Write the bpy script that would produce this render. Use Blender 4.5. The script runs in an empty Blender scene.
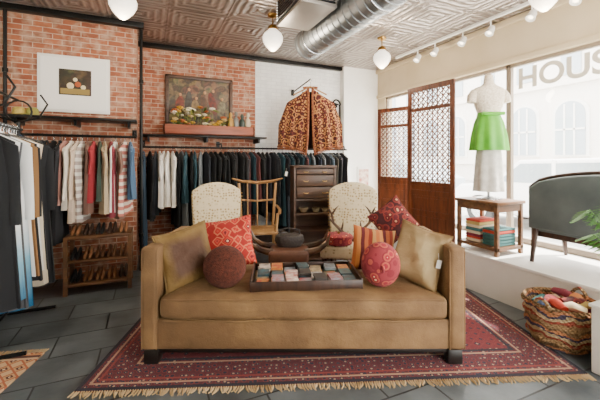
import bpy, bmesh, math, random
from math import sin, cos, pi, radians
from mathutils import Vector, Matrix, Euler
random.seed(4)
A = radians(24)
def C(x, d):
    return (x*cos(A)+d*sin(A), -x*sin(A)+d*cos(A))
def hx(s):
    v = [int(s[i:i+2], 16)/255 for i in (0, 2, 4)]
    return tuple([(c/12.92 if c <= .04045 else ((c+.055)/1.055)**2.4) for c in v]+[1.0])

# ------------------------------------------------------------ materials
class N:
    def __init__(s, name):
        s.m = bpy.data.materials.new(name); s.m.use_nodes = True
        s.t = s.m.node_tree; s.n = s.t.nodes; s.b = s.n['Principled BSDF']
        s.co = s.n.new('ShaderNodeTexCoord').outputs['Object']
    def link(s, a, b): s.t.links.new(a, b)
    def math(s, op, a, b=None):
        n = s.n.new('ShaderNodeMath'); n.operation = op
        for i, v in enumerate((a, b)):
            if v is None: continue
            if isinstance(v, (int, float)): n.inputs[i].default_value = v
            else: s.link(v, n.inputs[i])
        return n.outputs[0]
    def noise(s, scale, vec=None, detail=4):
        n = s.n.new('ShaderNodeTexNoise'); n.inputs['Scale'].default_value = scale
        n.inputs['Detail'].default_value = detail
        s.link(vec or s.co, n.inputs['Vector']); return n.outputs['Fac']
    def ramp(s, fac, stops, const=False):
        n = s.n.new('ShaderNodeValToRGB'); r = n.color_ramp
        if const: r.interpolation = 'CONSTANT'
        while len(r.elements) < len(stops): r.elements.new(.5)
        for e, (p, c) in zip(r.elements, stops):
            e.position = p; e.color = hx(c) if isinstance(c, str) else c
        s.link(fac, n.inputs[0]); return n.outputs[0]
    def mix(s, f, a, b, mode='MIX'):
        n = s.n.new('ShaderNodeMix'); n.data_type = 'RGBA'; n.blend_type = mode
        for i, v in ((0, f), (6, a), (7, b)):
            if isinstance(v, (int, float)): n.inputs[i].default_value = v
            elif isinstance(v, str): n.inputs[i].default_value = hx(v)
            elif isinstance(v, tuple): n.inputs[i].default_value = v
            else: s.link(v, n.inputs[i])
        return n.outputs[2]
    def bump(s, h, st=.3, dist=.01):
        n = s.n.new('ShaderNodeBump'); n.inputs['Strength'].default_value = st
        n.inputs['Distance'].default_value = dist
        s.link(h, n.inputs['Height']); s.link(n.outputs[0], s.b.inputs['Normal'])
    def sep(s):
        n = s.n.new('ShaderNodeSeparateXYZ'); s.link(s.co, n.inputs[0]); return n.outputs
    def comb(s, x, y, z=0.0):
        n = s.n.new('ShaderNodeCombineXYZ')
        for i, v in enumerate((x, y, z)):
            if isinstance(v, (int, float)): n.inputs[i].default_value = v
            else: s.link(v, n.inputs[i])
        return n.outputs[0]
    def color(s, c): s.link(c, s.b.inputs['Base Color'])
    def set(s, **k):
        for a, v in k.items():
            s.b.inputs[a.replace('_', ' ')].default_value = v
def mat(name, c, c2=None, r=.6, metal=0, ns=8, bump=0, bs=40, sheen=0, emit=0, trans=0):
    n = N(name); n.set(Roughness=r, Metallic=metal)
    if c2 is None: n.set(Base_Color=hx(c))
    else: n.color(n.ramp(n.noise(ns), [(.3, c), (.7, c2)]))
    if bump: n.bump(n.noise(bs), bump)
    if sheen: n.set(Sheen_Weight=sheen, Sheen_Roughness=.4); n.b.inputs['Sheen Tint'].default_value = hx(c2 or c)
    if emit: n.b.inputs['Emission Color'].default_value = hx(c); n.b.inputs['Emission Strength'].default_value = emit
    if trans: n.b.inputs['Transmission Weight'].default_value = trans
    return n.m
def wood(name, c, c2, r=.45, axis='z', sc=6):
    n = N(name); o = n.sep(); k = {'x': (.15, 1, 1), 'y': (1, .15, 1), 'z': (1, 1, .15)}[axis]
    v = n.comb(n.math('MULTIPLY', o[0], k[0]), n.math('MULTIPLY', o[1], k[1]), n.math('MULTIPLY', o[2], k[2]))
    f = n.noise(sc*4, v, 6); n.color(n.ramp(f, [(.3, c), (.7, c2)])); n.set(Roughness=r); n.bump(f, .15)
    return n.m
def motif(name, cols, scale=14, metric='MANHATTAN', r=.9, bump=.2, rand=.25, span=.8):
    n = N(name); v = n.n.new('ShaderNodeTexVoronoi'); v.distance = metric
    v.inputs['Scale'].default_value = scale; v.inputs['Randomness'].default_value = rand
    n.link(n.co, v.inputs['Vector'])
    k = len(cols); n.color(n.ramp(v.outputs['Distance'], [(i/k*span, c) for i, c in enumerate(cols)], True))
    n.set(Roughness=r, Sheen_Weight=.05); n.bump(n.noise(200), bump); return n.m
def stripes(name, cols, freq, axis=0, r=.9):
    n = N(name); o = n.sep()[axis]
    f = n.math('FRACT', n.math('MULTIPLY', o, freq)); k = len(cols)
    n.color(n.ramp(f, [(i/k, c) for i, c in enumerate(cols)], True)); n.set(Roughness=r)
    n.bump(n.noise(150), .2); return n.m
def brick(name, c1, c2, mort, r=.85, dirt=None):
    n = N(name); o = n.sep(); v = n.comb(n.math('ADD', o[0], o[1]), o[2])
    b = n.n.new('ShaderNodeTexBrick'); n.link(v, b.inputs['Vector'])
    for k, x in (('Scale', 1), ('Brick Width', .175), ('Row Height', .058), ('Mortar Size', .005), ('Mortar Smooth', .3), ('Bias', 0)):
        b.inputs[k].default_value = x
    b.inputs['Color1'].default_value = hx(c1); b.inputs['Color2'].default_value = hx(c2); b.inputs['Mortar'].default_value = hx(mort)
    nz = n.noise(9, None, 6)
    col = n.mix(n.ramp(nz, [(.45, '000000'), (.8, 'ffffff')]), b.outputs['Color'], mort)
    if dirt: col = n.mix(n.ramp(n.noise(14, None, 3), [(.5, '000000'), (.68, 'aaaaaa')]), col, dirt)
    n.color(col); n.set(Roughness=r)
    n.bump(n.math('ADD', n.math('MULTIPLY', b.outputs['Fac'], -1), n.math('MULTIPLY', nz, .5)), .6, .01); return n.m

M_black = mat('black_metal', '141414', r=.4, metal=.6)
M_steel = mat('steel', 'b8bcc0', r=.25, metal=1)
M_brass = mat('brass', 'b08a4a', r=.3, metal=1)
M_white = mat('white_paint', 'f2f1ec', 'e8e6e0', r=.6, ns=3)
M_beige = mat('beige_paint', 'd4c4a6', 'c6b492', r=.7, ns=2)
M_darkwood = wood('dark_wood', '24140c', '432818')
M_redwood = wood('red_wood', '4a2210', '743c1c', axis='z')
M_tanwood = wood('tan_wood', '9a6f40', 'bf9662')
M_midwood = wood('mid_wood', '4e321e', '785232', axis='x')
M_crate = wood('crate_wood', '6e3018', '984c2a', axis='x')

# ------------------------------------------------------------ builder
class B:
    def __init__(s, name): s.name = name; s.bm = bmesh.new(); s.mats = []
    def mi(s, m):
        if m not in s.mats: s.mats.append(m)
        return s.mats.index(m)
    def merge(s, tb, m, M=None):
        i = s.mi(m)
        bmesh.ops.recalc_face_normals(tb, faces=tb.faces)
        for f in tb.faces: f.material_index = i; f.smooth = True
        if M is not None: tb.transform(M)
        me = bpy.data.meshes.new('t'); tb.to_mesh(me); tb.free(); s.bm.from_mesh(me); bpy.data.meshes.remove(me)
    def box(s, c, size, m, rot=(0, 0, 0), bev=0, seg=2):
        tb = bmesh.new(); bmesh.ops.create_cube(tb, size=1)
        tb.transform(Matrix.Diagonal((*size, 1)))
        if bev: bmesh.ops.bevel(tb, geom=tb.edges[:], offset=bev, segments=seg, affect='EDGES', profile=.5)
        s.merge(tb, m, Matrix.Translation(c) @ Euler(rot).to_matrix().to_4x4())
    def bb(s, a, b, m, bev=0, seg=2):
        s.box([(a[i]+b[i])/2 for i in range(3)], [abs(b[i]-a[i]) for i in range(3)], m, bev=bev, seg=seg)
    def loft(s, rings, m, M=None, cap=True, closed=True):
        tb = bmesh.new(); R = [[tb.verts.new(p) for p in r] for r in rings]; n = len(rings[0])
        for a, b in zip(R, R[1:]):
            for i in range(n if closed else n-1):
                j = (i+1) % n; tb.faces.new((a[i], a[j], b[j], b[i]))
        if cap and closed:
            tb.faces.new(R[0]); tb.faces.new(R[-1])
        s.merge(tb, m, M)
    def lathe(s, prof, m, c=(0, 0, 0), n=24, sx=1, sy=1, M=None):
        rings = [[(c[0]+r*sx*cos(2*pi*i/n), c[1]+r*sy*sin(2*pi*i/n), c[2]+z) for i in range(n)] for r, z in [(max(r, .0005), z) for r, z in prof]]
        s.loft(rings, m, M)
    def tube(s, pts, r, m, n=8, flat=1):
        pts = [Vector(p) for p in pts]; rings = []; up0 = None
        for k, p in enumerate(pts):
            t = (pts[min(k+1, len(pts)-1)]-pts[max(k-1, 0)]).normalized()
            if up0 is None: up0 = Vector((0, 0, 1)) if abs(t.z) < .9 else Vector((1, 0, 0))
            a = t.cross(up0)
            if a.length < 1e-4: a = t.cross(Vector((0, 1, 0)))
            a.normalize(); b = a.cross(t).normalized(); up0 = b
            rr = r[k] if isinstance(r, (list, tuple)) else r
            rings.append([tuple(p+a*rr*cos(2*pi*i/n)+b*rr*flat*sin(2*pi*i/n)) for i in range(n)])
        s.loft(rings, m)
    def ell(s, c, r, m, n=16, rot=(0, 0, 0)):
        tb = bmesh.new(); bmesh.ops.create_uvsphere(tb, u_segments=n, v_segments=n//2+2, radius=1)
        s.merge(tb, m, Matrix.Translation(c) @ Euler(rot).to_matrix().to_4x4() @ Matrix.Diagonal((*r, 1)))
    def extr(s, pts, th, m, M=None, bev=0):
        tb = bmesh.new(); a = [tb.verts.new((p[0], -th/2, p[1])) for p in pts]; b = [tb.verts.new((p[0], th/2, p[1])) for p in pts]
        n = len(pts); fa = tb.faces.new(a); fb = tb.faces.new(b[::-1])
        for i in range(n): tb.faces.new((a[i], b[i], b[(i+1) % n], a[(i+1) % n]))
        bmesh.ops.recalc_face_normals(tb, faces=tb.faces)
        if bev:
            bmesh.ops.bevel(tb, geom=list(set(fa.edges[:]+fb.edges[:])), offset=bev, segments=3, affect='EDGES', profile=.5)
        s.merge(tb, m, M)
    def pillow(s, w, h, t, m, M=None, n=18):
        tb = bmesh.new()
        for sg in (1, -1):
            g = []
            for i in range(n+1):
                row = []
                for j in range(n+1):
                    u = sin((i/n*2-1)*pi/2); v = sin((j/n*2-1)*pi/2)
                    e = max(0, (1-u*u)*(1-v*v))**.42
                    x = w/2*u*(1-.09*(1-v*v)); y = h/2*v*(1-.09*(1-u*u))
                    z = sg*t/2*e*(1+.14*sin(5*u+3*v)+.09*sin(9*v-4*u)+.06*sin(13*u+7*v))
                    row.append(tb.verts.new((x, y, z)))
                g.append(row)
            for i in range(n):
                for j in range(n): tb.faces.new((g[i][j], g[i+1][j], g[i+1][j+1], g[i][j+1]))
        bmesh.ops.remove_doubles(tb, verts=tb.verts, dist=.0005)
        s.merge(tb, m, M)
    def done(s, loc=(0, 0, 0), rz=0, rot=None, sharp=42):
        me = bpy.data.meshes.new(s.name); s.bm.to_mesh(me); s.bm.free()
        for m in s.mats: me.materials.append(m)
        me.set_sharp_from_angle(angle=radians(sharp))
        o = bpy.data.objects.new(s.name, me); bpy.context.scene.collection.objects.link(o)
        o.location = loc; o.rotation_euler = rot or (0, 0, rz)
        return o
    def put(s, x, d, z=0, rz=0, **k):
        X, Y = C(x, d); return s.done((X, Y, z), rz-A, **k)

# ------------------------------------------------------------ room
H = 2.9; XL = -1.4; XR = 3.75; YB = 5.13; LX = 2.95; LZ = .38
nf = N('slate_tile'); o = nf.sep(); v = nf.comb(o[0], o[1])
b = nf.n.new('ShaderNodeTexBrick'); nf.link(v, b.inputs['Vector'])
for k, x in (('Scale', 1), ('Brick Width', .6), ('Row Height', .3), ('Mortar Size', .006), ('Mortar Smooth', .1), ('Bias', 0)): b.inputs[k].default_value = x
b.inputs['Color1'].default_value = hx('363c40'); b.inputs['Color2'].default_value = hx('646c70'); b.inputs['Mortar'].default_value = hx('1f2325')
nzf = nf.noise(4, None, 10)
stone = nf.mix(.5, b.outputs['Color'], nf.ramp(nzf, [(.3, '2c3236'), (.7, '788083')]))
nf.color(nf.mix(b.outputs['Fac'], stone, '1c2022'))
rg = nf.n.new('ShaderNodeMapRange'); nf.link(nzf, rg.inputs[0]); rg.inputs[3].default_value = .22; rg.inputs[4].default_value = .5; nf.link(rg.outputs[0], nf.b.inputs['Roughness'])
nf.bump(nf.math('ADD', nf.math('MULTIPLY', b.outputs['Fac'], -1.2), nf.math('MULTIPLY', nzf, 2)), .45, .008)
fl = B('floor'); fl.bb((XL-.1, -1.2, -.1), (XR+.15, YB+.12, 0), nf.m); fl.done()

nc = N('tin_ceiling'); o = nc.sep()
def tri(x, per):
    f = nc.math('FRACT', nc.math('DIVIDE', nc.math('ADD', x, 10), per)); return nc.math('ABSOLUTE', nc.math('SUBTRACT', f, .5))
tx, ty = tri(o[0], .6), tri(o[1], .6)
mx = nc.math('MAXIMUM', tx, ty)
rr = nc.math('SQRT', nc.math('ADD', nc.math('MULTIPLY', tx, tx), nc.math('MULTIPLY', ty, ty)))
rings = nc.math('SINE', nc.math('MULTIPLY', rr, 60)); sq = nc.math('SINE', nc.math('MULTIPLY', mx, 50))
hgt = nc.math('ADD', nc.math('MULTIPLY', rings, .4), nc.math('ADD', sq, nc.math('MULTIPLY', nc.math('GREATER_THAN', mx, .46), -3)))
nc.color(nc.mix(nc.ramp(sq, [(.0, '000000'), (1, 'ffffff')]), nc.ramp(nc.noise(3), [(.3, '776c65'), (.7, '9a908a')]), 'b0a8a2'))
nc.set(Roughness=.3, Metallic=.7); nc.bump(hgt, .6, .01)
ce = B('ceiling'); ce.bb((XL-.1, -1.2, H), (XR+.15, YB+.12, H+.1), nc.m); ce.done()

M_brick = brick('red_brick', 'ad6848', '8c4e36', 'c4ac96', dirt='6e402e')
M_wbrick = brick('painted_brick', 'ebebe9', 'e0e1e0', 'd4d4d3')
w = B('wall_back_left'); w.bb((XL-.1, 4.45, 0), (-.13, YB+.12, H), M_brick); w.done()
w = B('wall_back'); w.bb((-.13, YB, 0), (1.52, YB+.12, H), M_brick); w.bb((1.52, YB, 0), (3.05, YB+.12, H), M_wbrick); w.done()
w = B('wall_pilaster'); w.bb((3.05, YB-.13, 0), (XR+.15, YB+.12, H), M_white); w.done()
w = B('wall_left'); w.bb((XL-.1, -1.2, 0), (XL, 4.45, H), M_white); w.done()
w = B('wall_front_light_block'); w.bb((XL-.1, -1.32, 0), (1.1, -1.2, H), M_white); w.bb((1.1, -1.32, 2.6), (XR+.15, -1.2, H), M_white); w.done()  # unseen wall added behind the camera to cut frontal light, open at right
w = B('wall_right'); w.bb((XR, -1.2, 2.39), (XR+.15, YB-.13, H), M_beige); w.bb((XR, -1.2, 0), (XR+.15, YB-.13, LZ), M_white)
w.bb((XR, 4.79, LZ), (XR+.15, YB-.13, 2.39), M_beige); w.bb((XR, -1.2, LZ), (XR+.15, -.1, 2.39), M_beige); w.done()
w = B('trim_window_ledge'); w.bb((LX, -1.2, 0), (XR, YB-.13, LZ-.03), M_white); w.bb((LX-.02, -1.2, LZ-.03), (XR, YB-.13, LZ), M_white, bev=.006); w.done()
M_frame = mat('window_frame', '8a7c6c', r=.5)
ng = bpy.data.materials.new('window_glass'); ng.use_nodes = True; t = ng.node_tree; t.nodes.clear()
oo = t.nodes.new('ShaderNodeOutputMaterial'); mm = t.nodes.new('ShaderNodeMixShader'); tr = t.nodes.new('ShaderNodeBsdfTransparent'); gl = t.nodes.new('ShaderNodeBsdfGlossy')
gl.inputs['Roughness'].default_value = .02; mm.inputs[0].default_value = .05
t.links.new(tr.outputs[0], mm.inputs[1]); t.links.new(gl.outputs[0], mm.inputs[2]); t.links.new(mm.outputs[0], oo.inputs[0])
for i, (y0, y1) in enumerate(((-.1, 2.59), (2.59, 4.79))):
    w = B('window_%d' % (i+1)); x0, x1 = XR+.02, XR+.07
    for a, c in (((x0, y0, LZ), (x1, y0+.03, 2.39)), ((x0, y1-.03, LZ), (x1, y1, 2.39)), ((x0, y0, LZ), (x1, y1, LZ+.06)), ((x0, y0, 2.35), (x1, y1, 2.39))):
        w.bb(a, c, M_frame, bev=.004)
    w.bb((XR+.05, y0+.03, LZ+.05), (XR+.056, y1-.03, 2.36), ng); w.done()
w = B('trim_1'); w.bb((XL, 4.36, H-.06), (-.05, 4.45, H), M_black, bev=.005); w.bb((-.13, 5.05, H-.06), (3.05, YB, H), M_black, bev=.005); w.done()
w = B('trim_2'); w.bb((XR-.05, -1, H-.07), (XR, 5.0, H), M_beige, bev=.01); w.bb((XR-.03, -1, 2.39), (XR, 5.0, 2.45), M_beige, bev=.008); w.done()
w = B('baseboard_back'); w.bb((-.11, YB-.02, 0), (3.05, YB, .12), M_darkwood); w.done()
w = B('baseboard_left'); w.bb((XL, -1.2, 0), (XL+.015, 4.44, .12), M_darkwood); w.done()
for px_, py_ in ((-.08, 4.42), (XL+.06, 4.40)):
    w = B('corner_pipe'); w.tube([(px_, py_, 0), (px_, py_, H-.06)], .018, M_black)
    for z in (.4, 1.3, 2.2): w.lathe([(.0, 0), (.026, 0), (.026, .04), (0, .04)], M_black, (px_, py_, z), 12)
    w.done()

tc = bpy.data.curves.new('window_lettering', 'FONT'); tc.body = 'HOUSI'; tc.size = .31; tc.extrude = .002; tc.space_character = 1.0; tc.offset = .008
to = bpy.data.objects.new('window_lettering', tc); bpy.context.scene.collection.objects.link(to)
to.location = (XR+.04, 2.50, 2.10); to.rotation_euler = (pi/2, 0, -pi/2); to.data.materials.append(mat('lettering_vinyl', 'd8d0c2', r=.7))

# ------------------------------------------------------------ exterior
w = B('street'); w.bb((6, -25, -.25), (30, 45, -.2), mat('asphalt', 'b0b0ae', 'c2c2c0', r=.9, ns=3)); w.done()
w = B('pavement'); w.bb((XR+.15, -25, -.2), (5.99, 45, -.04), mat('pavement_stone', 'd8d6d0', 'c8c6c0', r=.9)); w.done()
w = B('building_facade'); Mf = brick('facade_stone', 'eee8e0', 'e8e2da', 'f0ece6'); Mg = mat('facade_glass', 'aab4bb', r=.3)
w.bb((22, -14, -.2), (24, 42, 9), Mf)
for zc in (1.0, 5.6, 7.9): w.bb((21.7, -14, zc), (22, 42, zc+.3), Mf)
for k in range(20):
    y = -12+k*2.6
    pts = [(-.75, 1.6), (.75, 1.6), (.75, 3.9)]+[(.75*cos(a*pi/12), 3.9+.75*sin(a*pi/12)) for a in range(1, 12)]+[(-.75, 3.9)]
    Mx = Matrix.Translation((21.98, y, 0)) @ Matrix.Rotation(pi/2, 4, 'Z')
    w.extr([(a*1.22, (b_-1.6)*1.08+1.5) for a, b_ in pts], .22, M_white, Mx); w.extr(pts, .34, Mg, Mx)
    for q in (-.25, .25): w.bb((21.75, y+q-.04, 1.6), (21.9, y+q+.04, 4.5), M_white)
    w.bb((21.75, y-.75, 3.0), (21.9, y+.75, 3.1), M_white)
    w.bb((21.9, y-.5, 6.2), (22.02, y+.5, 7.7), Mg)
w.done()
def car(y, col, z=-.2):
    w = B('car'); Mc = mat('car_paint', col, r=.25); Mw = mat('car_window', '8c989f', r=.1); Mt = mat('tyre', '3b3b3b', r=.8)
    body = [(-2.2, .3), (2.2, .3), (2.25, .7), (2.0, .9), (1.1, 1.0), (.5, 1.5), (-1.2, 1.55), (-1.9, 1.05), (-2.2, .95)]
    R = Matrix.Rotation(pi/2, 4, 'Z')
    w.extr(body, 1.7, Mc, R, bev=.08)
    w.extr([(.95, 1.02), (.45, 1.42), (-1.1, 1.46), (-1.65, 1.05)], 1.72, Mw, R)
    w.box((0, -.2, 1.25), (1.74, .07, .5), Mc)
    for yy in (-1.4, 1.4):
        for xx in (-.8, .8):
            Q = Matrix.Translation((xx, yy, .34)) @ Matrix.Rotation(pi/2, 4, 'Y')
            w.lathe([(0, -.1), (.34, -.1), (.34, .1), (0, .1)], Mt, n=24, M=Q); w.lathe([(0, -.11), (.2, -.11), (.2, .11), (0, .11)], M_steel, n=16, M=Q)
    return w.done((8.0, y, z))
car(4.2, 'e4e5e6'); car(9.6, 'adb8be'); car(-1.2, 'c8c0b8')

# ------------------------------------------------------------ rug
def rug_mat(name, hw, hh, field, border, cols):
    n = N(name); o = n.sep()
    d = n.math('MINIMUM', n.math('SUBTRACT', hw, n.math('ABSOLUTE', o[0])), n.math('SUBTRACT', hh, n.math('ABSOLUTE', o[1])))
    v1 = n.n.new('ShaderNodeTexVoronoi'); v1.distance = 'MANHATTAN'; v1.inputs['Scale'].default_value = 13; v1.inputs['Randomness'].default_value = .35; n.link(n.co, v1.inputs['Vector'])
    v2 = n.n.new('ShaderNodeTexVoronoi'); v2.inputs['Scale'].default_value = 26; v2.inputs['Randomness'].default_value = .6; n.link(n.co, v2.inputs['Vector'])
    f = n.ramp(v1.outputs['Distance'], [(0, cols[0]), (.14, cols[1]), (.3, field), (.5, cols[2]), (.56, field)], True)
    g = n.ramp(v2.outputs['Distance'], [(0, cols[0]), (.2, cols[1]), (.38, cols[2]), (.46, border)], True)
    m1 = n.math('GREATER_THAN', d, .3); c = n.mix(m1, g, f)
    for a, b_, cc in ((.0, .025, cols[3]), (.05, .065, cols[0]), (.085, .10, cols[2]), (.24, .255, cols[0]), (.27, .29, cols[3])):
        k = n.math('MULTIPLY', n.math('GREATER_THAN', d, a), n.math('LESS_THAN', d, b_)); c = n.mix(k, c, cc)
    n.color(n.mix(n.math('MULTIPLY', n.noise(90), .35), c, '2c1618')); n.set(Roughness=.95, Sheen_Weight=.05); n.bump(n.noise(300), .4); return n.m
rx, ry = 1.5, .95
Mr = rug_mat('rug_pile', rx, ry, '761c24', '5a1a24', ('b89074', '1e1e36', '8c3430', '1a1a2a'))
Mfr = mat('fringe_cotton', 'c4ac84', '9c8058', r=.95)
w = B('persian_rug'); w.box((0, 0, .006), (2*rx, 2*ry, .012), Mr)
for sgn in (-1, 1):
    x = -rx
    while x < rx:
        j = random.uniform(-.012, .012); L = random.uniform(.035, .055)
        w.tube([(x, sgn*ry, .008), (x+j*.5, sgn*(ry+L*.5), .006), (x+j*2, sgn*(ry+L), .004)], [.005, .006, .003], Mfr, n=4); x += .014
w.put(.19, 2.92, 0, radians(3))
Mk = stripes('kilim_stripes', ('a0603e', 'c9a888', '5a3a34', 'c88a5a', '8f4436', 'd8c4a8'), 6, 0)
Mk2 = motif('kilim_rug_pattern', ('e0c8a4', '5a2e22', 'c09468', 'a85a36', 'c8a47c'), 11, rand=.1)
w = B('kilim_rug'); w.box((0, 0, .005), (.9, .62, .01), Mk2)
for sx in (-1, 1): w.box((sx*.40, 0, .0055), (.06, .62, .0102), Mk)
for i in range(44):
    for sx in (-1, 1): w.tube([(sx*.45, -.3+i*.014, .006), (sx*.50, -.3+i*.014+random.uniform(-.01, .01), .004)], .004, Mfr, n=4)
w.put(-1.97, 1.80, 0, radians(97))

# ------------------------------------------------------------ sofa
nv = N('olive_velvet'); nz = nv.noise(4, None, 7); nv.color(nv.ramp(nz, [(.25, '5c4326'), (.5, '715434'), (.75, '8a6a42')])); nv.set(Roughness=.8, Sheen_Weight=.35, Sheen_Roughness=.3)
nv.b.inputs['Sheen Tint'].default_value = hx('d0ae78'); nv.bump(nv.math('ADD', nv.noise(5, None, 3), nv.math('MULTIPLY', nv.noise(120), .1)), .8, .03); MV = nv.m
w = B('sofa'); Mleg = mat('leg_black', '15110e', r=.4)
for sx in (-1, 1):
    w.box((sx*.97, 0, .41), (.1, .72, .65), MV, bev=.025, seg=4)
    for q in (-1, 1):
        w.tube([(sx*.97+q*.046, -.350, .09), (sx*.97+q*.046, -.350, .70), (sx*.97+q*.046, -.34, .722), (sx*.97+q*.046, .34, .722)], .005, MV, n=6)
    for sy in (-1, 1): w.box((sx*.96, sy*.31, .04), (.09, .08, .09), Mleg, bev=.006)
w.box((0, 0, .18), (1.86, .69, .19), MV, bev=.015, seg=3)
w.box((0, 0, .075), (1.98, .66, .035), Mleg, bev=.004)
tb = bmesh.new(); bmesh.ops.create_cube(tb, size=1); tb.transform(Matrix.Diagonal((1.83, .73, .16, 1)))
bmesh.ops.subdivide_edges(tb, edges=tb.edges[:], cuts=19, use_grid_fill=True)
for v_ in tb.verts:
    x, y, z = v_.co; u, vv, t_ = x/.915, y/.365, z/.08
    r = .05; qx = max(0, abs(x)-(.915-r)); qy = max(0, abs(y)-(.365-r)); qz = max(0, abs(z)-(.08-r)); L = math.sqrt(qx*qx+qy*qy+qz*qz)
    if L > 1e-6:
        k = r/max(L, r)
        x = math.copysign(min(abs(x), .915-r)+qx*k, x); y = math.copysign(min(abs(y), .365-r)+qy*k, y); z = math.copysign(min(abs(z), .08-r)+qz*k, z)
    if z > 0: z += .016*(1-u**4)*(1-vv**4)+.005*sin(u*13+vv*3)+.003*sin(u*29-vv*5)
    y += -.010*cos(u*pi/2)*(1 if y < 0 else -1)*(1-abs(t_))+.004*sin(u*17)
    v_.co = (x, y, z+.345)
w.merge(tb, MV)
for zz in (.275, .405):
    w.tube([(-.88+i*.044, -.364+.004*sin((-.88+i*.044)/.915*17), zz) for i in range(41)], .006, MV, n=6)
w.put(.02, 2.49, .0175)

def pil(name, w_, h_, t_, m, x, d, z, tilt=75, yaw=0, roll=0, trim=None):
    p = B(name); R = Matrix.Rotation(radians(yaw), 4, 'Z') @ Matrix.Rotation(radians(tilt), 4, 'X') @ Matrix.Rotation(radians(roll), 4, 'Z')
    p.pillow(w_, h_, t_, m)
    if trim:
        pts = []
        for k in range(41):
            a = k/40*4; e = int(a) % 4; f = (a-int(a))*2-1; s = .5*(1-.09*(1-f*f))
            q = [(f*w_/2, -h_*s), (w_*s, f*h_/2), (-f*w_/2, h_*s), (-w_*s, -f*h_/2)][e]; pts.append((q[0], q[1], 0))
        p.tube(pts, .006, trim, n=6)
    X, Y = C(x, d); M = Matrix.Translation((X, Y, z)) @ Matrix.Rotation(-A, 4, 'Z') @ R
    o = p.done(); o.matrix_world = M; return o
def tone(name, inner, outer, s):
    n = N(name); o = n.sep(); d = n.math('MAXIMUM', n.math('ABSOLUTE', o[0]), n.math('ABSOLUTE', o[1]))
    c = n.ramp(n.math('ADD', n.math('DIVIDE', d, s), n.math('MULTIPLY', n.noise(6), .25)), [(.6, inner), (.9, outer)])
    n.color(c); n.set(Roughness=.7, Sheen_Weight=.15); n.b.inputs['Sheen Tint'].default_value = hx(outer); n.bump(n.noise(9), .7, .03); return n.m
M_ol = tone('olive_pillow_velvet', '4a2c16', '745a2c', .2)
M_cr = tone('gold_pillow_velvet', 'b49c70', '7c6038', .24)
M_rd = motif('red_kilim', ('e8c4a0', '6c1420', 'c04030', 'b02418', 'c86848', '981c16'), 13, rand=.3, span=1.0)
M_dr = motif('floral_damask', ('c08c64', '5a141a', '7a2820', '3c0c10'), 20, 'EUCLIDEAN', rand=.9)
M_st = stripes('striped_silk', ('b0602c', 'c07a3a', '58141a', 'a8582c', '7c2a16', 'b08048'), 6, 0)
M_sz = motif('suzani', ('e0ba8c', '941c2c', 'b04c3c', '7a1c28', '8c2c34'), 17, 'EUCLIDEAN', rand=.8)
M_fz = mat('brown_faux_fur', '3a170f', '5e2c1c', r=1, ns=60, sheen=.2, bump=.8, bs=150)
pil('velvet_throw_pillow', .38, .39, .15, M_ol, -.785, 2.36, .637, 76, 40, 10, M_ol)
pil('kilim_throw_pillow', .41, .38, .15, M_rd, -.57, 2.66, .65, 72, 4, 9, M_rd)
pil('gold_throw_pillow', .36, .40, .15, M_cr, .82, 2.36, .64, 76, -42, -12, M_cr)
pil('striped_throw_pillow', .34, .34, .13, M_st, .56, 2.60, .615, 70, 6, -10)
pil('damask_throw_pillow', .29, .29, .12, M_dr, .75, 2.74, .81, 78, -12, 38, M_dr)
w = B('round_fur_pillow'); w.ell((0, 0, 0), (.143, .11, .14), M_fz, 32); w.put(-.505, 2.28, .585, .1)
w = B('round_patterned_pillow'); w.ell((0, 0, 0), (.130, .11, .15), M_sz, 32); w.tube([(0, -.105, -.02), (0, -.115, 0), (0, -.105, .02)], .012, M_sz); w.put(.545, 2.30, .595, -.1)
M_tag = mat('tag_card', 'f2f0ea', r=.7)
def tag(x, d, z):
    w = B('price_tag'); w.box((0, 0, 0), (.03, .002, .055), M_tag, rot=(.1, .2, 0)); w.tube([(0, 0, .025), (.0, .01, .07)], .001, M_tag, n=4); w.put(x, d, z)
tag(.905, 2.215, .62)

w = B('wooden_tray')
w.box((0, 0, .008), (.74, .42, .012), M_darkwood)
for sy in (-1, 1): w.box((0, sy*.205, .035), (.74, .014, .06), M_darkwood, bev=.003)
for sx in (-1, 1): w.box((sx*.363, 0, .04), (.014, .42, .075), M_darkwood, bev=.003)
w.put(.03, 2.42, .447, radians(4))
w = B('booklets'); cols = ['e8e2d6', 'c9b48a', '2f5f6a', 'a62a2a', 'c8903a', '3a2a3a', '8fa0a8', 'dcd0c0', '5a4636', 'a62a2a', 'a85a3a', '315a3a', '2a2622', '3a3430']
bm_ = [mat('cover_%d' % i, c, cols[(i*5+3) % 14], r=.5, ns=22) for i, c in enumerate(cols)]
for i in range(7):
    for j in range(3):
        hh = random.uniform(.02, .06)
        cx, cy = -.29+i*.097, -.13+j*.125
        for q in range(3):
            w.box((cx+random.uniform(-.008, .008), cy, hh*(q+.5)/3), (.08, .115, hh/3*.92), random.choice(bm_), rot=(0, 0, random.uniform(-.12, .12)))
w.put(.03, 2.42, .463, radians(4))

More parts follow.
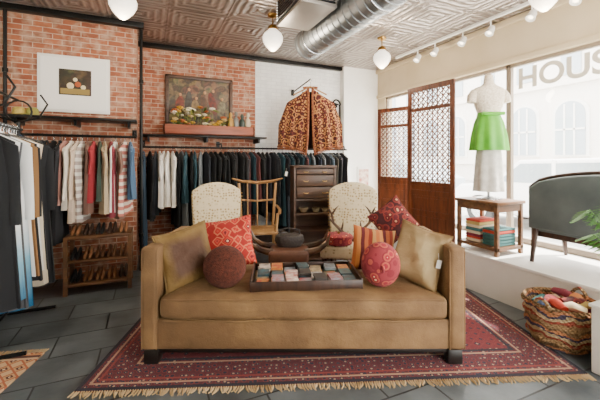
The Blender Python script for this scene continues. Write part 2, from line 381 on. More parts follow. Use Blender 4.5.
# ------------------------------------------------------------ upholstered chairs
nch = N('cream_dotted_fabric'); vv = nch.n.new('ShaderNodeTexVoronoi'); vv.inputs['Scale'].default_value = 33; vv.inputs['Randomness'].default_value = .6; nch.link(nch.co, vv.inputs['Vector'])
nch.color(nch.ramp(vv.outputs['Distance'], [(0, '84623a'), (.2, '9c7e50'), (.36, 'd2c09a'), (.6, 'dccca8')])); nch.set(Roughness=.9, Sheen_Weight=.1); nch.bump(nch.noise(200), .2)
def schair(x, d, rz):
    w = B('upholstered_chair'); F = nch.m
    w.box((0, 0, .40), (.52, .50, .14), F, bev=.035, seg=4)
    pts = [(-.235, .34), (.235, .34), (.262, .72), (.27, .90), (.262, .96)]
    pts += [(.25-.5*t/12, .965+.085*sin(pi*t/12)**.7) for t in range(1, 12)]
    pts += [(-.262, .96), (-.27, .90), (-.262, .72)]
    w.extr(pts, .1, F, Matrix.Translation((0, .27, .0)) @ Matrix.Rotation(radians(-7), 4, 'X') @ Matrix.Translation((0, .04, 0)), bev=.03)
    for sx in (-1, 1):
        w.lathe([(0, 0), (.018, 0), (.03, .34), (0, .34)], M_darkwood, (sx*.22, -.2, 0), 8); w.tube([(sx*.21, .3, 0), (sx*.21, .23, .35)], [.018, .028], M_darkwood)
        for k in range(13): w.ell((sx*(.244+.0018*k), .232+.0052*k, .5+.035*k), (.007, .006, .007), M_brass, 8)
    w.put(x, d, .012, rz)
schair(-.80, 3.44, radians(20)); schair(.50, 3.46, radians(-14))

M_lea = mat('brown_leather', '4a2c1e', '6a4430', r=.45, ns=12, bump=.2); M_horn = mat('horn', '24140c', '5e4028', r=.3, ns=9)
w = B('horn_stool'); w.box((0, 0, .42), (.36, .32, .12), M_lea, bev=.03, seg=4); w.box((0, 0, .33), (.34, .3, .06), M_darkwood, bev=.006)
for sx in (-1, 1):
    for sy in (-1, 1): w.tube([(sx*.15, sy*.13, .32), (sx*.17, sy*.14, .16), (sx*.15, sy*.14, 0)], [.028, .022, .015], M_horn)
    for y in (-.1, .1):
        w.tube([(sx*.14, y, .46), (sx*.2, y, .47), (sx*.27, y, .49), (sx*.34, y, .54), (sx*.37, y, .63)], [.032, .032, .027, .018, .004], M_horn)
w.put(-.10, 3.14, .012)
w = B('wicker_handbag'); Mwk = mat('dark_wicker', '241e1c', '3e3630', r=.6, ns=60, bump=.6, bs=60)
w.lathe([(0, 0), (.11, 0), (.14, .05), (.13, .10), (.11, .11), (0, .10)], Mwk, sy=.6, n=24)
w.tube([(-.1, 0, .10), (-.09, 0, .15), (0, 0, .17), (.09, 0, .15), (.1, 0, .10)], .008, Mwk)
w.put(-.10, 3.2, .492)
w = B('round_lidded_box'); w.lathe([(0, 0), (.12, 0), (.13, .01), (.13, .055), (.137, .057), (.137, .082), (.115, .095), (0, .1)], M_sz, n=28); w.lathe([(0, 0), (.014, 0), (.016, .014), (0, .02)], M_brass, (0, 0, .097), 10); w.put(.38, 3.33, .482)
w = B('deer_antlers'); Mb = mat('antler_bone', '34221a', '6a4c32', r=.5, ns=15)
w.box((0, 0, .02), (.16, .1, .04), M_darkwood, bev=.008)
for sx in (-1, 1):
    main = [(sx*.03, 0, .03), (sx*.10, 0, .10), (sx*.18, .0, .18), (sx*.2, -.01, .27), (sx*.16, -.02, .33), (sx*.13, -.02, .36)]
    w.tube(main, [.018, .016, .014, .012, .008, .002], Mb)
    for k, dx, dz in ((1, -.02, .11), (2, .09, .08), (3, .05, .08), (3, -.06, .07)):
        p = main[k]; w.tube([p, (p[0]+sx*dx*.5, -.02, p[2]+dz*.6), (p[0]+sx*dx*.7, -.03, p[2]+dz)], [.011, .009, .002], Mb)
w.put(.52, 3.44, .482)

w = B('wooden_armchair')
w.box((0, 0, .43), (.50, .46, .03), M_tanwood, bev=.01)
for sx in (-1, 1):
    w.tube([(sx*.24, -.2, 0), (sx*.22, -.2, .43), (sx*.24, -.2, .66)], .018, M_tanwood); w.tube([(sx*.22, .24, 0), (sx*.2, .2, .43), (sx*.24, .26, 1.0)], .018, M_tanwood)
    w.tube([(sx*.25, .26, .70), (sx*.28, 0, .68), (sx*.26, -.24, .67)], .02, M_tanwood, flat=.6)
    w.tube([(sx*.22, -.2, .2), (sx*.21, .22, .2)], .011, M_tanwood)
w.tube([(-.33, .22, 1.06), (-.2, .27, 1.02), (0, .29, 1.0), (.2, .27, 1.02), (.33, .22, 1.06)], [.02, .038, .042, .038, .02], M_tanwood, flat=.5)
w.tube([(-.22, .24, .78), (0, .27, .76), (.22, .24, .78)], .026, M_tanwood, flat=.5)
for k in range(3): w.tube([(-.12+k*.12, .21, .44), (-.13+k*.13, .27, 1.0)], .009, M_tanwood)
w.put(-.53, 4.22, 0, .12)

w = B('drawer_cabinet'); Mc = wood('cabinet_wood', '38261a', '5a3e2a', axis='x')
w.box((0, 0, 1.215), (.56, .36, .03), Mc, bev=.006)
for sx in (-1, 1): w.box((sx*.26, 0, .62), (.025, .33, 1.18), Mc); w.box((sx*.25, -.14, .02), (.05, .05, .04), Mc); w.box((sx*.25, .14, .02), (.05, .05, .04), Mc)
w.box((0, .155, .62), (.5, .012, 1.16), Mc)
for z in (.05, .40, .62, .80): w.box((0, 0, z), (.5, .32, .022), Mc)
for k, z in enumerate((.89, 1.04, 1.155)):
    hgt_ = .14 if k < 2 else .07
    w.box((0, -.15, z), (.48, .03, hgt_), Mc, bev=.006)
    for sx in (-.12, .12): w.tube([(sx-.03, -.168, z), (sx-.02, -.185, z-.008), (sx+.02, -.185, z-.008), (sx+.03, -.168, z)], .004, M_brass, n=6)
w.put(.165, 4.45, 0, radians(10))
w = B('ceramic_bowls'); Mbw = mat('glazed_ceramic', '6a5a48', 'a89878', r=.2)
for x, r in ((-.13, .07), (.03, .06), (.15, .05)): w.lathe([(0, 0), (r*.5, 0), (r, r*.9), (r*.93, r*.9), (r*.4, .012), (0, .012)], Mbw, (x, -.05, 0), 20)
w.put(.165, 4.42, .634, radians(10))
tag(-.17, 4.2, 1.13)

# ------------------------------------------------------------ clothes
def garment(b, M, w_, L, m, slv=.5, flare=1.1):
    n = 24; ph = random.uniform(0, 6); zt = -.055
    prof = [(0, .045, .012), (.02, .07, .016), (.045, .6*w_/2, .022), (.085, w_/2, .025)]
    for k in range(1, 7): prof.append((.085+(L-.085)*k/6, w_/2*(.86+(flare-.86)*(k/6)**1.2), .026+.014*k/6))
    rings = []
    for z, hw, th in prof:
        v = z/L; r = []
        for i in range(n):
            a = 2*pi*i/n; cx = math.copysign(abs(cos(a))**.7, cos(a))
            r.append((hw*cx, th*sin(a)+.016*v*sin(6*a+ph)+.008*sin(9*cx+ph)*v, zt-z+.01*v*sin(4*cx+ph)))
        rings.append(r)
    b.loft(rings, m, M)
    if slv:
        for sx in (-1, 1):
            rg = []
            for k in range(6):
                t_ = k/5; cx = sx*(w_/2-.03+.03*t_); z = zt-.085-slv*t_; rad = .05-.018*t_
                rg.append([(cx+rad*cos(2*pi*i/8), rad*.5*sin(2*pi*i/8)+.008*sin(5*t_+ph), z+(.03 if k == 0 else 0)*sx*cos(2*pi*i/8)*-1) for i in range(8)])
            b.loft(rg, m, M)
def mats(pre, cols): return [mat('%s_%d' % (pre, i), c, c, r=.9, bump=.3, bs=60) for i, c in enumerate(cols)]
MBK = mats('dark_cloth', ['131416', '1b1d22', '18181a', '22252b', '101215'])
MDK = mats('mixed_dark_cloth', ['15171a', '1e2a3a', '2f4254', '18181c', '3a3a3e', '20404a', '111215', '54626e', '20242c', '6a7074', '16181c', '3a362e', '1c3a44', '17181a', '202028', '5c3030', '121416', '8a8882'])
MLT = mats('light_cloth', ['c08c80', 'ded4c8', '7f6054', 'd0bca8', '2a3448', 'a8a298', '98404c', 'f0ece4', '4a6888', 'b8a688', '1a1d26', '986858', 'c89c94', '6f7880', 'a03038', '3c4a40'])
MST = [stripes('striped_cloth_%d' % i, c, 14, 2) for i, c in enumerate([('e8e4dc', 'b8a8a0'), ('c8786a', 'e8d8c8')])]
def hook(b, M, wdt):
    for pts in ([(0, 0, .02), (.012, 0, .012), (.012, 0, -.0), (0, 0, -.02), (0, 0, -.05)], [(-wdt*.42, 0, -.105), (0, 0, -.05), (wdt*.42, 0, -.105)]):
        b.tube([tuple(M @ Vector(p)) for p in pts], .003, M_steel, n=5)
def rail(name, x0, x1, y, z, seq, step):
    b = B(name); x = x0
    while x < x1:
        m, w_, L, s, fl_ = seq(x)
        M = Matrix.Translation((x, y, z)) @ Matrix.Rotation(pi/2+random.uniform(-.25, .25), 4, 'Z')
        garment(b, M, w_, L, m, s, fl_); hook(b, M, w_); x += step*random.uniform(.7, 1.35)
    return b.done()
def seqL(x):
    if x < -.80: return random.choice(MBK), random.uniform(.42, .48), random.uniform(.95, 1.05), .55, 1.1
    return random.choice(MLT+MST), random.uniform(.36, .44), random.uniform(.60, .82), random.choice((0, .25, .5)), 1.05
rail('hanging_clothes', -1.22, -.17, 4.14, 1.55, seqL, .045)
def seqM(x):
    if .12 < x < .32: return MLT[7], .46, .72, .3, 1.05
    return random.choice(MDK), random.uniform(.38, .44), random.uniform(.62, 1.2), random.choice((0, .5, .55)), 1.1
rail('hanging_clothes', -.06, 2.95, 4.84, 1.47, seqM, .058)
def railbar(name, x0, x1, y, z, yw):
    b = B(name); b.tube([(x0, y, z), (x1, y, z)], .014, M_black, n=10)
    k = max(2, int((x1-x0)/.9)+1)
    for i in range(k):
        x = x0+.03+(x1-x0-.06)*i/(k-1); b.tube([(x, y, z), (x, y+.03, z+.06), (x, yw, z+.06)], .01, M_black, n=8); b.box((x, yw-.004, z+.06), (.05, .008, .08), M_black)
    b.done()
railbar('clothes_rail', -1.3, -.12, 4.14, 1.55, 4.45); railbar('clothes_rail', -.1, 3.0, 4.84, 1.47, YB)
w = B('display_shelf'); w.bb((-1.3, 4.13, 1.72), (-.12, 4.45, 1.745), M_black, bev=.004)
for x in (-1.2, -.7, -.2): w.bb((x-.012, 4.2, 1.66), (x+.012, 4.45, 1.72), M_black)
w.done()
w = B('display_shelf'); w.bb((-.1, 4.8, 1.615), (1.6, YB, 1.638), M_black, bev=.004)
for x in (0, .75, 1.5): w.bb((x-.012, 4.86, 1.55), (x+.012, YB, 1.615), M_black)
w.done()
w = B('straw_hats')
for x, c1_, q in ((-1.19, 'c8b060', 0), (-1.08, '8a9048', .0)):
    m = mat('straw_%d' % int(x*-100), c1_, 'a09040', r=.8, ns=40, bump=.5, bs=120)
    w.lathe([(0, .012), (.10, 0), (.105, .006), (.06, .02), (.055, .07), (.04, .085), (0, .088)], m, (x, 4.27, 1.746), 24, sx=.9)
w.done()

w = B('garment_rack')
for y in (2.80, 3.58):
    w.tube([(-1.0, y, 0.03), (-1.0, y, 1.62)], .014, M_black); w.tube([(-1.25, y, .02), (-.74, y, .02)], .014, M_black)
    w.tube([(-1.0+.09*cos(a*pi/8), y, 1.71+.09*sin(a*pi/8)) for a in range(-4, 13)], .008, M_black, n=6)
    w.tube([(-1.0, y, 1.62), (-1.15, y, 1.66), (-1.2, y, 1.75)], .008, M_black, n=6); w.tube([(-1.0, y, 1.62), (-.86, y, 1.66), (-.80, y, 1.78), (-.85, y, 1.86)], .008, M_black, n=6)
w.tube([(-1.0, 2.74, 1.56), (-1.0, 3.64, 1.56)], .014, M_black); w.tube([(-1.0, 2.8, .12), (-1.0, 3.58, .12)], .01, M_black); w.tube([(-1.0, 2.8, 1.8), (-1.0, 3.58, 1.8)], .01, M_black)
w.done()
nb = N('dip_dye_cloth'); zz = nb.sep()[2]; nb.color(nb.ramp(nb.math('ADD', zz, nb.math('MULTIPLY', nb.noise(5), .3)), [(.45, '1f5f84'), (.75, '7fb4cc'), (1.0, 'eceeee')])); nb.set(Roughness=.9)
RK = [mat('white_linen', 'ece9e3', r=.9), nb.m, mat('cream_knit', 'c9bda6', r=.9), mat('grey_wool', '4a4c50', r=.9), mat('blue_denim', '3a5a7a', r=.9), mat('camel_wool', '8a6640', r=.9), mat('charcoal', '1a1c20', r=.9)]
b = B('rack_garments'); y = 2.84; k = 0; order = [6, 1, 3, 1, 0, 5, 6, 0, 2, 6, 6, 4, 6, 6]
while y < 3.56:
    M = Matrix.Translation((-1.0, y, 1.56)) @ Matrix.Rotation(random.uniform(-.15, .15), 4, 'Z')
    garment(b, M, .40+.10*(y-2.8)+random.uniform(-.02, .02), random.uniform(1.05, 1.30), RK[order[k % 14]], random.choice((0, .55)), 1.15); hook(b, M, .4); y += random.uniform(.05, .07); k += 1
b.done()

w = B('shelf_bench')
for z in (.545, .31, .09): w.bb((-.74, 3.86, z-.012), (-.16, 4.20, z+.012), M_midwood, bev=.003)
for x in (-.725, -.175):
    for yy in (3.875, 4.185): w.bb((x-.018, yy-.018, 0), (x+.018, yy+.018, .555), M_midwood)
w.done()
w = B('shoe_pairs'); MS = mats('shoe_leather', ['3a2418', '6b4428', '14110f', '8a5a36'])
for z in (.557, .322, .102):
    for k in range(5):
        m = random.choice(MS)
        for q in (-.022, .022):
            x = -.66+k*.105+q
            w.loft([[(x+rw*cos(2*pi*i/10), yy, z+.003+hh*(1+sin(2*pi*i/10))/2) for i in range(10)] for yy, rw, hh in ((3.91, .006, .02), (3.93, .017, .04), (3.98, .019, .05), (4.04, .016, .075), (4.10, .017, .09), (4.12, .012, .085))], m)
w.done()

# ------------------------------------------------------------ pictures
def pic(cols, sc):
    n = N('painted_canvas'); f = n.noise(sc, None, 7); v_ = n.n.new('ShaderNodeTexVoronoi'); v_.inputs['Scale'].default_value = sc*1.6; n.link(n.co, v_.inputs['Vector'])
    k = len(cols); c = n.ramp(f, [(.28+.5*i/k, q) for i, q in enumerate(cols)])
    n.color(n.mix(.25, c, v_.outputs['Color'], 'SOFT_LIGHT')); n.set(Roughness=.5); return n.m
w = B('framed_print'); w.bb((-1.08, 4.42, 1.82), (-.405, 4.45, 2.44), M_white, bev=.004)
Mmat = mat('picture_mat', 'f4f3ef', r=.8)
w.bb((-1.05, 4.414, 1.85), (-.435, 4.422, 2.41), Mmat); w.bb((-.885, 4.409, 2.01), (-.585, 4.416, 2.29), pic(('1d1a16', '3a2c1e', '2a2118', '54452f'), 7))
Ma, Mb_, Mc_ = mat('paint_cream', 'd8c8a0'), mat('paint_orange', 'a85222'), mat('paint_ochre', '907a40')
w.bb((-.87, 4.404, 2.02), (-.60, 4.410, 2.08), Mc_)
for x, z, r, m in ((-.78, 2.11, .035, Ma), (-.71, 2.13, .03, Mb_), (-.66, 2.10, .025, Ma), (-.735, 2.18, .022, Ma)): w.ell((x, 4.408, z), (r, .004, r), m, 14)
w.done()
w = B('framed_painting'); MFm = wood('old_frame', '33221a', '5a4030', axis='x')
x0, x1, z0, z1 = .21, 1.156, 1.79, 2.50; YP = YB-.003
for a, c in (((x0, 5.07, z1-.05), (x1, YP, z1)), ((x0, 5.07, z0), (x1, YP, z0+.05)), ((x0, 5.07, z0), (x0+.05, YP, z1)), ((x1-.05, 5.07, z0), (x1, YP, z1))): w.bb(a, c, MFm, bev=.012)
w.bb((x0+.04, 5.1, z0+.04), (x1-.04, YP-.005, z1-.04), pic(('2a221a', '5a4028', '34281c', '7a6040', '40402e'), 7))
for x, z, rx_, rz_, c in ((.40, 2.08, .06, .13, '8a3a28'), (.52, 2.12, .05, .17, '4a4a44'), (.62, 2.05, .06, .12, 'a08458'), (.74, 2.10, .05, .16, '6a4a34'), (.86, 2.12, .055, .17, '7c2a1c'), (.99, 2.06, .06, .12, '8a8060')):
    mm_ = mat('figure_paint', c, '2e2018', ns=20); w.ell((x, 5.099, z), (rx_, .004, rz_), mm_, 14, rot=(0, (x*7 % 1-.5)*.5, 0)); w.ell((x+.01, 5.097, z+rz_+.02), (.02, .005, .024), mat('figure_skin', 'b08058'), 12)
w.done()
w = B('wooden_crate'); cx0, cx1 = .18, 1.42
for a, c in (((cx0, 4.83, 1.64), (cx1, 4.85, 1.78)), ((cx0, 5.03, 1.64), (cx1, 5.05, 1.78)), ((cx0, 4.83, 1.64), (cx0+.02, 5.05, 1.78)), ((cx1-.02, 4.83, 1.64), (cx1, 5.05, 1.78)), ((cx0, 4.83, 1.64), (cx1, 5.05, 1.66))): w.bb(a, c, M_crate, bev=.003)
w.done()
w = B('silk_flowers'); MF = mats('petal', ['e0d4b0', 'c8ac70', 'e8dec8', 'c89a2a', 'a8562a']); MG = mat('leaf_green', '3c4c1c', '7a7a2c', r=.6)
for k in range(42):
    x = random.uniform(.28, 1.0); y = random.uniform(4.87, 5.01); z = random.uniform(1.80, 2.06)-.12*abs(x-.6); r = random.uniform(.03, .048); m = random.choice(MF)
    w.tube([(x, y, 1.66), (x, y, z)], .004, MG, n=5)
    w.ell((x, y, z), (r*.6, r*.6, r*.6), m, 10)
    for p in range(6):
        a = p*pi/3+k; w.ell((x+r*.6*cos(a), y+r*.6*sin(a), z+.003), (r*.5, r*.5, r*.35), m, 8, rot=(0, .5*cos(a), a))
    w.ell((x+.05, y-.03, z-.03), (.05, .018, .006), MG, 8, rot=(random.random(), random.random(), random.random()*6))
w.done()
w = B('toy_figurines')
for x, c, h_ in ((1.09, 'b88a3a', .13), (1.17, '7a7a76', .15), (1.26, '3c4a44', .12), (1.345, 'c8b89a', .14)):
    m = mat('figurine', c, r=.5); w.lathe([(0, 0), (.035, 0), (.03, .1), (.045, .15), (.035, .15+h_*.6), (.015, .16+h_*.7), (.028, .17+h_*.9), (.02, .19+h_), (0, .2+h_)], m, (x, 4.93, 1.662), 14)
w.done()

# ------------------------------------------------------------ embroidered coat on a hanger
M_cape = motif('embroidered_brocade', ('c89c60', 'a87440', '3a0c0c', '561814', 'b07c48', '360a0a'), 17, 'EUCLIDEAN', rand=1, span=.9)
M_trim = mat('cape_trim', '4e1612', 'a8683c', r=.8, ns=50)
M_lin = mat('coat_lining', '200c0a', r=.9)
w = B('embroidered_coat')
def wid(t_): return .08+.22*min(1, t_/.13)**.75+.15*min(1, t_/.6)+.025*t_
ts = [0, .02, .05, .08, .11, .15, .22, .3, .4, .5, .6, .7, .8, .9, 1.0]; H_c = .93
for sx in (-1, 1):
    rings = []; ed = []
    for t_ in ts:
        hw = wid(t_); gp = .03+.03*t_**3; r = []; nn = 26
        for i in range(nn+1):
            u = i/nn; x = gp+(hw-gp)*u
            drop = .10*u**1.6*(1-min(1, t_*1.2))
            curve = .09*(1-(1-u)**2)*t_
            y = -(.055+.045*t_)*(1-u**3)+.028*t_*sin(u*21+sx)
            r.append((sx*x, y, H_c*(1-t_)-drop+curve))
        back = [(p[0], -p[1]*.6+.03, p[2]) for p in r[::-1]]
        rings.append(r+back); ed.append(r[0])
    w.loft(rings, M_cape)
    w.tube(ed, .016, M_trim); w.tube(rings[-1][:27], .014, M_trim)
    for i in range(0, 27): p = rings[-1][i]; w.tube([p, (p[0], p[1], p[2]-.045)], .006, M_trim, n=4)
w.bb((-.12, .03, .06), (.12, .035, H_c-.04), M_lin)
w.tube([(-.10, -.03, H_c+.005), (-.05, .02, H_c+.02), (.05, .02, H_c+.02), (.10, -.03, H_c+.005)], .016, M_trim)
w.tube([(-.24, 0, .84), (0, 0, .96), (.24, 0, .84)], .011, M_tanwood); w.tube([(0, 0, .95), (0, 0, 1.02), (.02, 0, 1.05), (0, 0, 1.075), (-.02, 0, 1.06)], .004, M_steel)
w.done((2.15, 4.46, 1.41), -.42)
w = B('coat_hook_bracket'); w.tube([(2.15, YB, 2.40), (2.15, 4.46, 2.475)], .01, M_black); w.box((2.15, YB-.006, 2.4), (.05, .012, .1), M_black); w.done()
w = B('iron_scroll_bracket')
w.tube([(2.95+.10*math.exp(-.12*a)*cos(a*.5), 5.115, 2.25+.13*math.exp(-.12*a)*sin(a*.5)) for a in range(0, 30)], .014, M_black)
w.tube([(2.55, 5.115, 2.25), (2.78, 5.115, 2.32), (3.03, 5.115, 2.25), (3.03, 5.115, 1.9), (2.93, 5.115, 1.75)], .014, M_black); w.done()
w = B('wall_sign'); w.bb((3.31, 4.985, .78), (3.57, 5.0, 1.18), M_white, bev=.003); w.bb((3.34, 4.98, .82), (3.54, 4.986, 1.14), mat('sign_print', 'a8503c', 'e8dccc', ns=14)); w.done()

# ------------------------------------------------------------ folding screens
def lattice(b, x0, x1, z0, z1, p, m, M):
    def seg(a, c, th=.009):
        d = Vector((c[0]-a[0], 0, c[1]-a[1])); L = d.length
        if L < .004: return
        tb = bmesh.new(); bmesh.ops.create_cube(tb, size=1); tb.transform(Matrix.Diagonal((L, .012, th, 1)))
        b.merge(tb, m, M @ Matrix.Translation(((a[0]+c[0])/2, 0, (a[1]+c[1])/2)) @ Matrix.Rotation(-math.atan2(d.z, d.x), 4, 'Y'))
    W_, H_ = x1-x0, z1-z0
    k = -H_
    while k < W_:
        a0 = max(0, k); a1 = min(W_, k+H_)
        if a1 > a0: seg((x0+a0, z0+a0-k), (x0+a1, z0+a1-k)); seg((x0+a0, z1-a0+k), (x0+a1, z1-a1+k))
        k += p
    x = p/2
    while x < W_: seg((x0+x, z0), (x0+x, z1), .006); x += p
    z = p/2
    while z < H_: seg((x0, z0+z), (x1, z0+z), .006); z += p
def screen(name, p0, p1, z, H_):
    b = B(name); dx, dy = p1[0]-p0[0], p1[1]-p0[1]; W_ = math.hypot(dx, dy)
    M = Matrix.Translation((p0[0], p0[1], z)) @ Matrix.Rotation(math.atan2(dy, dx), 4, 'Z')
    def bx(x0, x1, z0, z1, th=.03, bev=.004):
        tb = bmesh.new(); bmesh.ops.create_cube(tb, size=1); tb.transform(Matrix.Diagonal((x1-x0, th, z1-z0, 1)))
        bmesh.ops.bevel(tb, geom=tb.edges[:], offset=bev, segments=2, affect='EDGES'); b.merge(tb, M_redwood, M @ Matrix.Translation(((x0+x1)/2, 0, (z0+z1)/2)))
    s = .055
    bx(0, s, 0, H_); bx(W_-s, W_, 0, H_); rails = [(0, .08), (.28, .32), (.5, .56), (.62, .66), (H_-.30, H_-.26), (H_-.06, H_)]
    for a, c in rails: bx(s, W_-s, a, c)
    bx(s, W_-s, .08, .5, .012); bx(s+.05, W_-s-.05, .12, .25, .024); bx(s+.05, W_-s-.05, .35, .47, .024); bx(s, W_-s, .56, .62, .012)
    lattice(b, s, W_-s, .66, H_-.30, .07, M_redwood, M); lattice(b, s, W_-s, H_-.26, H_-.06, .07, M_redwood, M)
    return b.done()
screen('folding_screen', (2.99, 3.36), (3.05, 2.70), LZ, 1.81)
screen('folding_screen', (3.33, 4.43), (3.52, 3.9), LZ, 1.72)

# ------------------------------------------------------------ window display
w = B('display_cabinet'); x0, x1, y0, y1, z0, z1 = 3.0, 3.38, 2.17, 2.63, LZ, .90
w.bb((x0-.015, y0-.015, z1-.03), (x1+.015, y1+.015, z1), M_midwood, bev=.005); w.bb((x0, y0, z0+.05), (x1, y1, z0+.08), M_midwood)
w.bb((x0+.005, y0+.005, z1-.10), (x1-.005, y1-.005, z1-.03), M_midwood)
for x in (x0, x1-.035):
    for yy in (y0, y1-.035): w.bb((x, yy, z0), (x+.035, yy+.035, z1-.03), M_midwood, bev=.003)
w.done()
w = B('folded_textiles'); TC = mats('textile', ['b8402e', 'c87a3c', '3c6a6a', 'd0c0a0', '7a2a3a', '4a5a7a', 'b8a060'])
for col in range(2):
    z = z0+.081
    while z < z0+(.30 if col else .24): hh = random.uniform(.02, .035); w.box((3.19, 2.29+col*.2, z+hh/2), (.26, .17, hh*.95), random.choice(TC), bev=.008); z += hh
w.done()
w = B('dress_form'); Mcm = mat('lace_top', 'eee4d4', 'c4b498', r=.9, ns=70, bump=.5); Mgr = mat('green_silk_skirt', '3f9410', '62b020', r=.55, ns=5, sheen=.2); Msk = mat('mannequin_body', 'd8c8b0', r=.5); Mwh = mat('sheer_petticoat', 'd6d2c8', 'b8b4aa', r=.8, ns=20)
def er(z, a, bb_, f=0, m=20, q=5): return [(a*cos(2*pi*i/m)*(1+f*sin(2*pi*i/m*q)), bb_*sin(2*pi*i/m)*(1+f*sin(2*pi*i/m*q)), z) for i in range(m)]
w.loft([er(1.24, .045, .045), er(1.19, .05, .05), er(1.165, .075, .06), er(1.14, .14, .07), er(1.12, .165, .078), er(1.08, .175, .085), er(1.02, .155, .105), er(.95, .135, .11), er(.88, .108, .09), er(.86, .105, .088)], Mcm)
w.lathe([(0, 0), (.04, 0), (.043, .03), (.02, .05), (0, .055)], Msk, (0, 0, 1.235), 16)
for sx in (-1, 1): w.tube([(sx*.135, 0, 1.10), (sx*.17, 0, 1.05), (sx*.18, -.005, .99)], [.045, .05, .046], Mcm, n=14)
w.loft([er(.885, .110, .092, 0, 72, 9), er(.85, .115, .096, 0, 72, 9), er(.78, .14, .12, .03, 72, 9), er(.65, .165, .14, .06, 72, 9), er(.5, .18, .155, .08, 72, 9)], Mgr)
w.tube([(-.11, -.085, .87), (0, -.1, .865), (.11, -.085, .87)], .018, Mgr)
w.loft([er(.62, .10, .09, 0, 48, 7), er(.45, .12, .10, .05, 48, 7), er(.25, .13, .11, .08, 48, 7), er(.08, .14, .12, .1, 48, 7)], Mwh)
w.tube([(0, 0, .02), (0, 0, .86)], .013, M_steel); w.lathe([(0, 0), (.12, 0), (.12, .012), (.03, .03), (0, .03)], M_steel, n=28)
w.done((3.2, 2.41, .90), -A)
w = B('upholstered_settee'); MT = mat('slate_grey_velvet', '4a5252', '5e6666', r=.9, ns=4, sheen=.35)
L_ = 1.3; Mx = Matrix.Rotation(-pi/2, 4, 'Z')
pts = [(0, .30), (0, .60)]+[(L_*t/16, .66+.15*sin(pi*t/16)**.5) for t in range(0, 17)]+[(L_, .60), (L_, .30)]
w.extr(pts, .10, MT, Mx, bev=.03)
w.box((.25, -L_/2, .33), (.48, L_-.02, .13), MT, bev=.035, seg=4)
w.box((.25, -L_/2, .25), (.46, L_-.04, .05), M_darkwood, bev=.008)
fr = [(-.0, -a, c+.012) for a, c in pts[1:-1]]; w.tube(fr, .017, M_darkwood)
for yy in (-.04, -L_+.04):
    w.tube([(.0, yy, .3), (-.02, yy, .15), (-.05, yy, 0)], [.03, .022, .016], M_darkwood); w.tube([(.45, yy, .27), (.45, yy, .12), (.47, yy, 0)], [.03, .022, .014], M_darkwood)
    w.tube([(.0, yy, .62), (.12, yy, .6), (.3, yy, .52), (.44, yy, .5), (.46, yy, .44), (.44, yy, .3)], .025, M_darkwood)
w.done((3.22, 2.0, LZ))

nb2 = N('woven_rag'); o = nb2.sep(); an = nb2.math('ARCTAN2', o[1], o[0])
f = nb2.math('FRACT', nb2.math('ADD', nb2.math('MULTIPLY', o[2], 7), nb2.math('MULTIPLY', nb2.noise(5), 1.5)))
nb2.color(nb2.ramp(f, [(0, '9c7c54'), (.25, '944430'), (.4, 'b8a078'), (.6, '4a4050'), (.72, 'b0744a'), (.86, '745838')], True)); nb2.set(Roughness=.95)
nb2.bump(nb2.math('MULTIPLY', nb2.math('SINE', nb2.math('MULTIPLY', an, 50)), nb2.math('SINE', nb2.math('MULTIPLY', o[2], 200))), .8, .01)
SB = .95
w = B('woven_basket'); pr = [(0, 0), (.17, 0), (.19, .02), (.225, .14), (.235, .24), (.232, .3), (.245, .31), (.24, .325), (.222, .31), (.215, .2), (.17, .03), (0, .03)]
w.lathe(pr, nb2.m, n=48)
for zz in (.07, .15, .23, .3): w.tube([((.205+.12*zz)*cos(a*pi/24)*1.02, (.205+.12*zz)*sin(a*pi/24)*1.02, zz+.006*sin(a*2)) for a in range(49)], .008, nb2.m, n=6)
for s in (0, pi): w.tube([(.24*cos(s+a), .24*sin(s+a), .30+.07*cos(a*6)) for a in (-.26, -.13, 0, .13, .26)], .012, nb2.m)
w.done((2.69, 1.46, 0)).scale = (SB, SB, SB)
w = B('rolled_textiles'); RC = [M_rd, M_sz, M_dr, Mk]+TC
for k in range(11):
    a = k*2.4; r = .035+.10*math.sqrt(k/11); x, y = r*cos(a), r*sin(a)
    w.tube([(x-.08*cos(a+1), y-.08*sin(a+1), .27+.03*(k % 3)), (x, y, .30+.02*(k % 3)), (x+.08*cos(a+1), y+.08*sin(a+1), .27+.03*(k % 3))], [.03, .042, .032], RC[k % len(RC)], n=10, flat=.7)
w.lathe([(0, .035), (.16, .035), (.2, .2), (.19, .27), (0, .29)], RC[1], n=20)
w.done((2.69, 1.46, 0)).scale = (SB, SB, SB)
w = B('white_pedestal'); w.bb((2.48, .88, 0), (2.80, 1.18, .40), M_white, bev=.006); w.bb((2.47, .87, .40), (2.81, 1.19, .42), M_white, bev=.004); w.done()
w = B('potted_palm'); Mp = mat('pot_clay', '8a7a68', r=.7); ML = mat('palm_leaf', '2f6a1c', '5a902c', r=.5)
w.lathe([(0, 0), (.07, 0), (.095, .15), (.1, .155), (.09, .16), (.08, .14), (0, .14)], Mp, n=24)
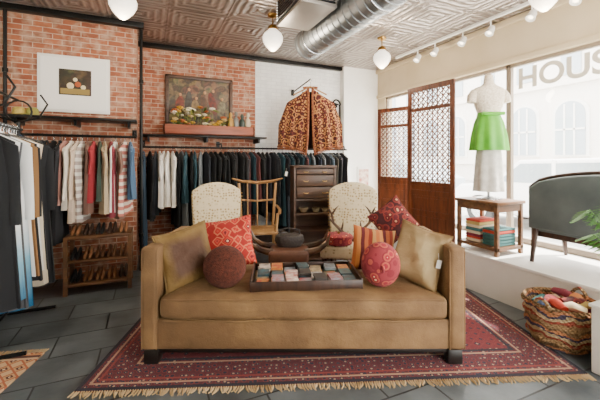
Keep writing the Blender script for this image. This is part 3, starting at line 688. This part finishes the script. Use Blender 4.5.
for k in range(13):
    a = k*2*pi/13+.3; L_ = random.uniform(.22, .30); hh = random.uniform(.25, .55)
    st = [Vector((0, 0, .14)), Vector((cos(a)*L_*.3, sin(a)*L_*.3, .14+hh*.6)), Vector((cos(a)*L_*.7, sin(a)*L_*.7, .14+hh)), Vector((cos(a)*L_, sin(a)*L_, .14+hh*.8))]
    w.tube(st, [.006, .005, .004, .002], ML, n=5)
    for q in range(14):
        t_ = .3+.7*q/13; u = t_*3; i = min(2, int(u)); p = st[i].lerp(st[i+1], u-i); lr = .12*sin(pi*(.2+.75*q/13))
        for sd in (-1, 1):
            d = Vector((cos(a+sd*1.1), sin(a+sd*1.1), -.35)).normalized()
            s1 = Vector((cos(a), sin(a), 0))*.008; e_ = Vector((0, 0, .001))
            w.loft([[tuple(p-s1), tuple(p+s1), tuple(p+s1+e_), tuple(p-s1+e_)], [tuple(p+d*lr*.5-s1*1.3), tuple(p+d*lr*.5+s1*1.3), tuple(p+d*lr*.5+s1*1.3+e_), tuple(p+d*lr*.5-s1*1.3+e_)], [tuple(p+d*lr-s1*.1), tuple(p+d*lr+s1*.1), tuple(p+d*lr+s1*.1+e_), tuple(p+d*lr-s1*.1+e_)]], ML)
w.done((2.66, 1.05, .42))

# ------------------------------------------------------------ ceiling fixtures
M_opal = mat('opal_glass', 'fff6e6', r=.25, emit=1.8)
for x, d in ((-1.51, 2.9), (-.30, 3.75), (1.075, 4.46), (1.97, 2.74)):
    w = B('pendant_lamp')
    w.lathe([(0, 0), (.06, 0), (.055, -.02), (.02, -.035), (0, -.035)], M_brass, n=20); w.tube([(0, 0, -.03), (0, 0, -.12)], .008, M_brass)
    w.lathe([(0, -.115), (.04, -.12), (.055, -.14), (.055, -.165), (0, -.165)], M_brass, n=20)
    w.lathe([(.045, -.16), (.055, -.175), (.095, -.21), (.112, -.25), (.108, -.29), (.085, -.335), (.05, -.375), (.02, -.40), (0, -.405)], M_opal, n=28)
    X, Y = C(x, d); w.done((X, Y, H))
    l = bpy.data.lights.new('bulb', 'POINT'); l.energy = 26; l.color = (1, .83, .62); l.shadow_soft_size = .12
    lo = bpy.data.objects.new('pendant_bulb_light', l); bpy.context.scene.collection.objects.link(lo); lo.location = (X, Y, H-.52)
w = B('track_lighting'); w.bb((3.485, 1.0, H-.035), (3.515, 4.2, H), M_white, bev=.003)
Mbf = mat('bulb_face', 'ffeccb', emit=8)
for y in (3.74, 3.42, 2.98, 2.61, 2.16, 1.77, 1.3):
    w.tube([(3.5, y, H-.03), (3.5, y, H-.1)], .008, M_white)
    Q = Matrix.Translation((3.5, y, H-.15)) @ Matrix.Rotation(radians(35), 4, 'Y')
    w.lathe([(0, .05), (.03, .05), (.035, .03), (.045, -.05), (.04, -.05), (0, -.02)], M_white, n=16, M=Q); w.lathe([(0, -.03), (.034, -.035), (0, -.04)], Mbf, n=12, M=Q)
w.done()
w = B('air_duct'); pr = [(0, -.5)]; y = -.5
while y < 3.6:
    pr += [(.165, y), (.165, y+.085), (.171, y+.09), (.171, y+.1)]; y += .1
pr += [(.175, y), (.175, y+.03), (.15, y+.03), (.14, y-.02), (0, y-.02)]
w.lathe(pr, mat('galvanised', 'aab0b4', '8e9498', r=.35, metal=.85, ns=6), n=32, M=Matrix.Rotation(-pi/2, 4, 'X'))
for yy in (.8, 2.2, 3.4): w.tube([(.172*cos(a*pi/12), yy, .172*sin(a*pi/12)) for a in range(25)], .006, M_steel); w.tube([(0, yy, .17), (0, yy, .24)], .006, M_steel)
w.done((1.72, 0, 2.66))
w = B('ceiling_air_vent'); X, Y = C(.05, 3.2); w.bb((-.17, -.3, -.26), (.17, .3, 0), mat('vent_metal', 'a8a29a', r=.4, metal=.5), bev=.006)
for ang, hw in ((0, .15), (pi/2, .28), (-pi/2, .28)):
    R = Matrix.Rotation(ang, 4, 'Z'); off = .30 if ang == 0 else .17
    for nm, zc, sz, mm_ in [('p', -.13, (2*hw, .008, .20), M_black)]+[('s', -.215+k*.025, (2*hw, .02, .005), M_steel) for k in range(8)]:
        tb = bmesh.new(); bmesh.ops.create_cube(tb, size=1); tb.transform(Matrix.Diagonal((*sz, 1))); w.merge(tb, mm_, R @ Matrix.Translation((0, -off-(.002 if nm == 'p' else .008), zc)))
w.done((X, Y, H))

# ------------------------------------------------------------ light
wd = bpy.data.worlds.new('sky'); bpy.context.scene.world = wd; wd.use_nodes = True
bg = wd.node_tree.nodes['Background']; bg.inputs[0].default_value = (1, .965, .91, 1); bg.inputs[1].default_value = 14
s = bpy.data.lights.new('sun', 'SUN'); s.energy = 30; s.angle = radians(2); s.color = (1, .93, .82)
so = bpy.data.objects.new('sun', s); bpy.context.scene.collection.objects.link(so); so.rotation_euler = Vector((-.62, .25, -1)).to_track_quat('-Z', 'Y').to_euler(); so.location = (8, -2, 10)

cam = bpy.data.cameras.new('camera'); co = bpy.data.objects.new('camera', cam); bpy.context.scene.collection.objects.link(co)
co.location = (0, 0, 1.3); co.rotation_euler = (pi/2, 0, -A); cam.lens = 20.4; cam.sensor_width = 36; cam.shift_y = -40/600; cam.clip_start = .05
bpy.context.scene.camera = co
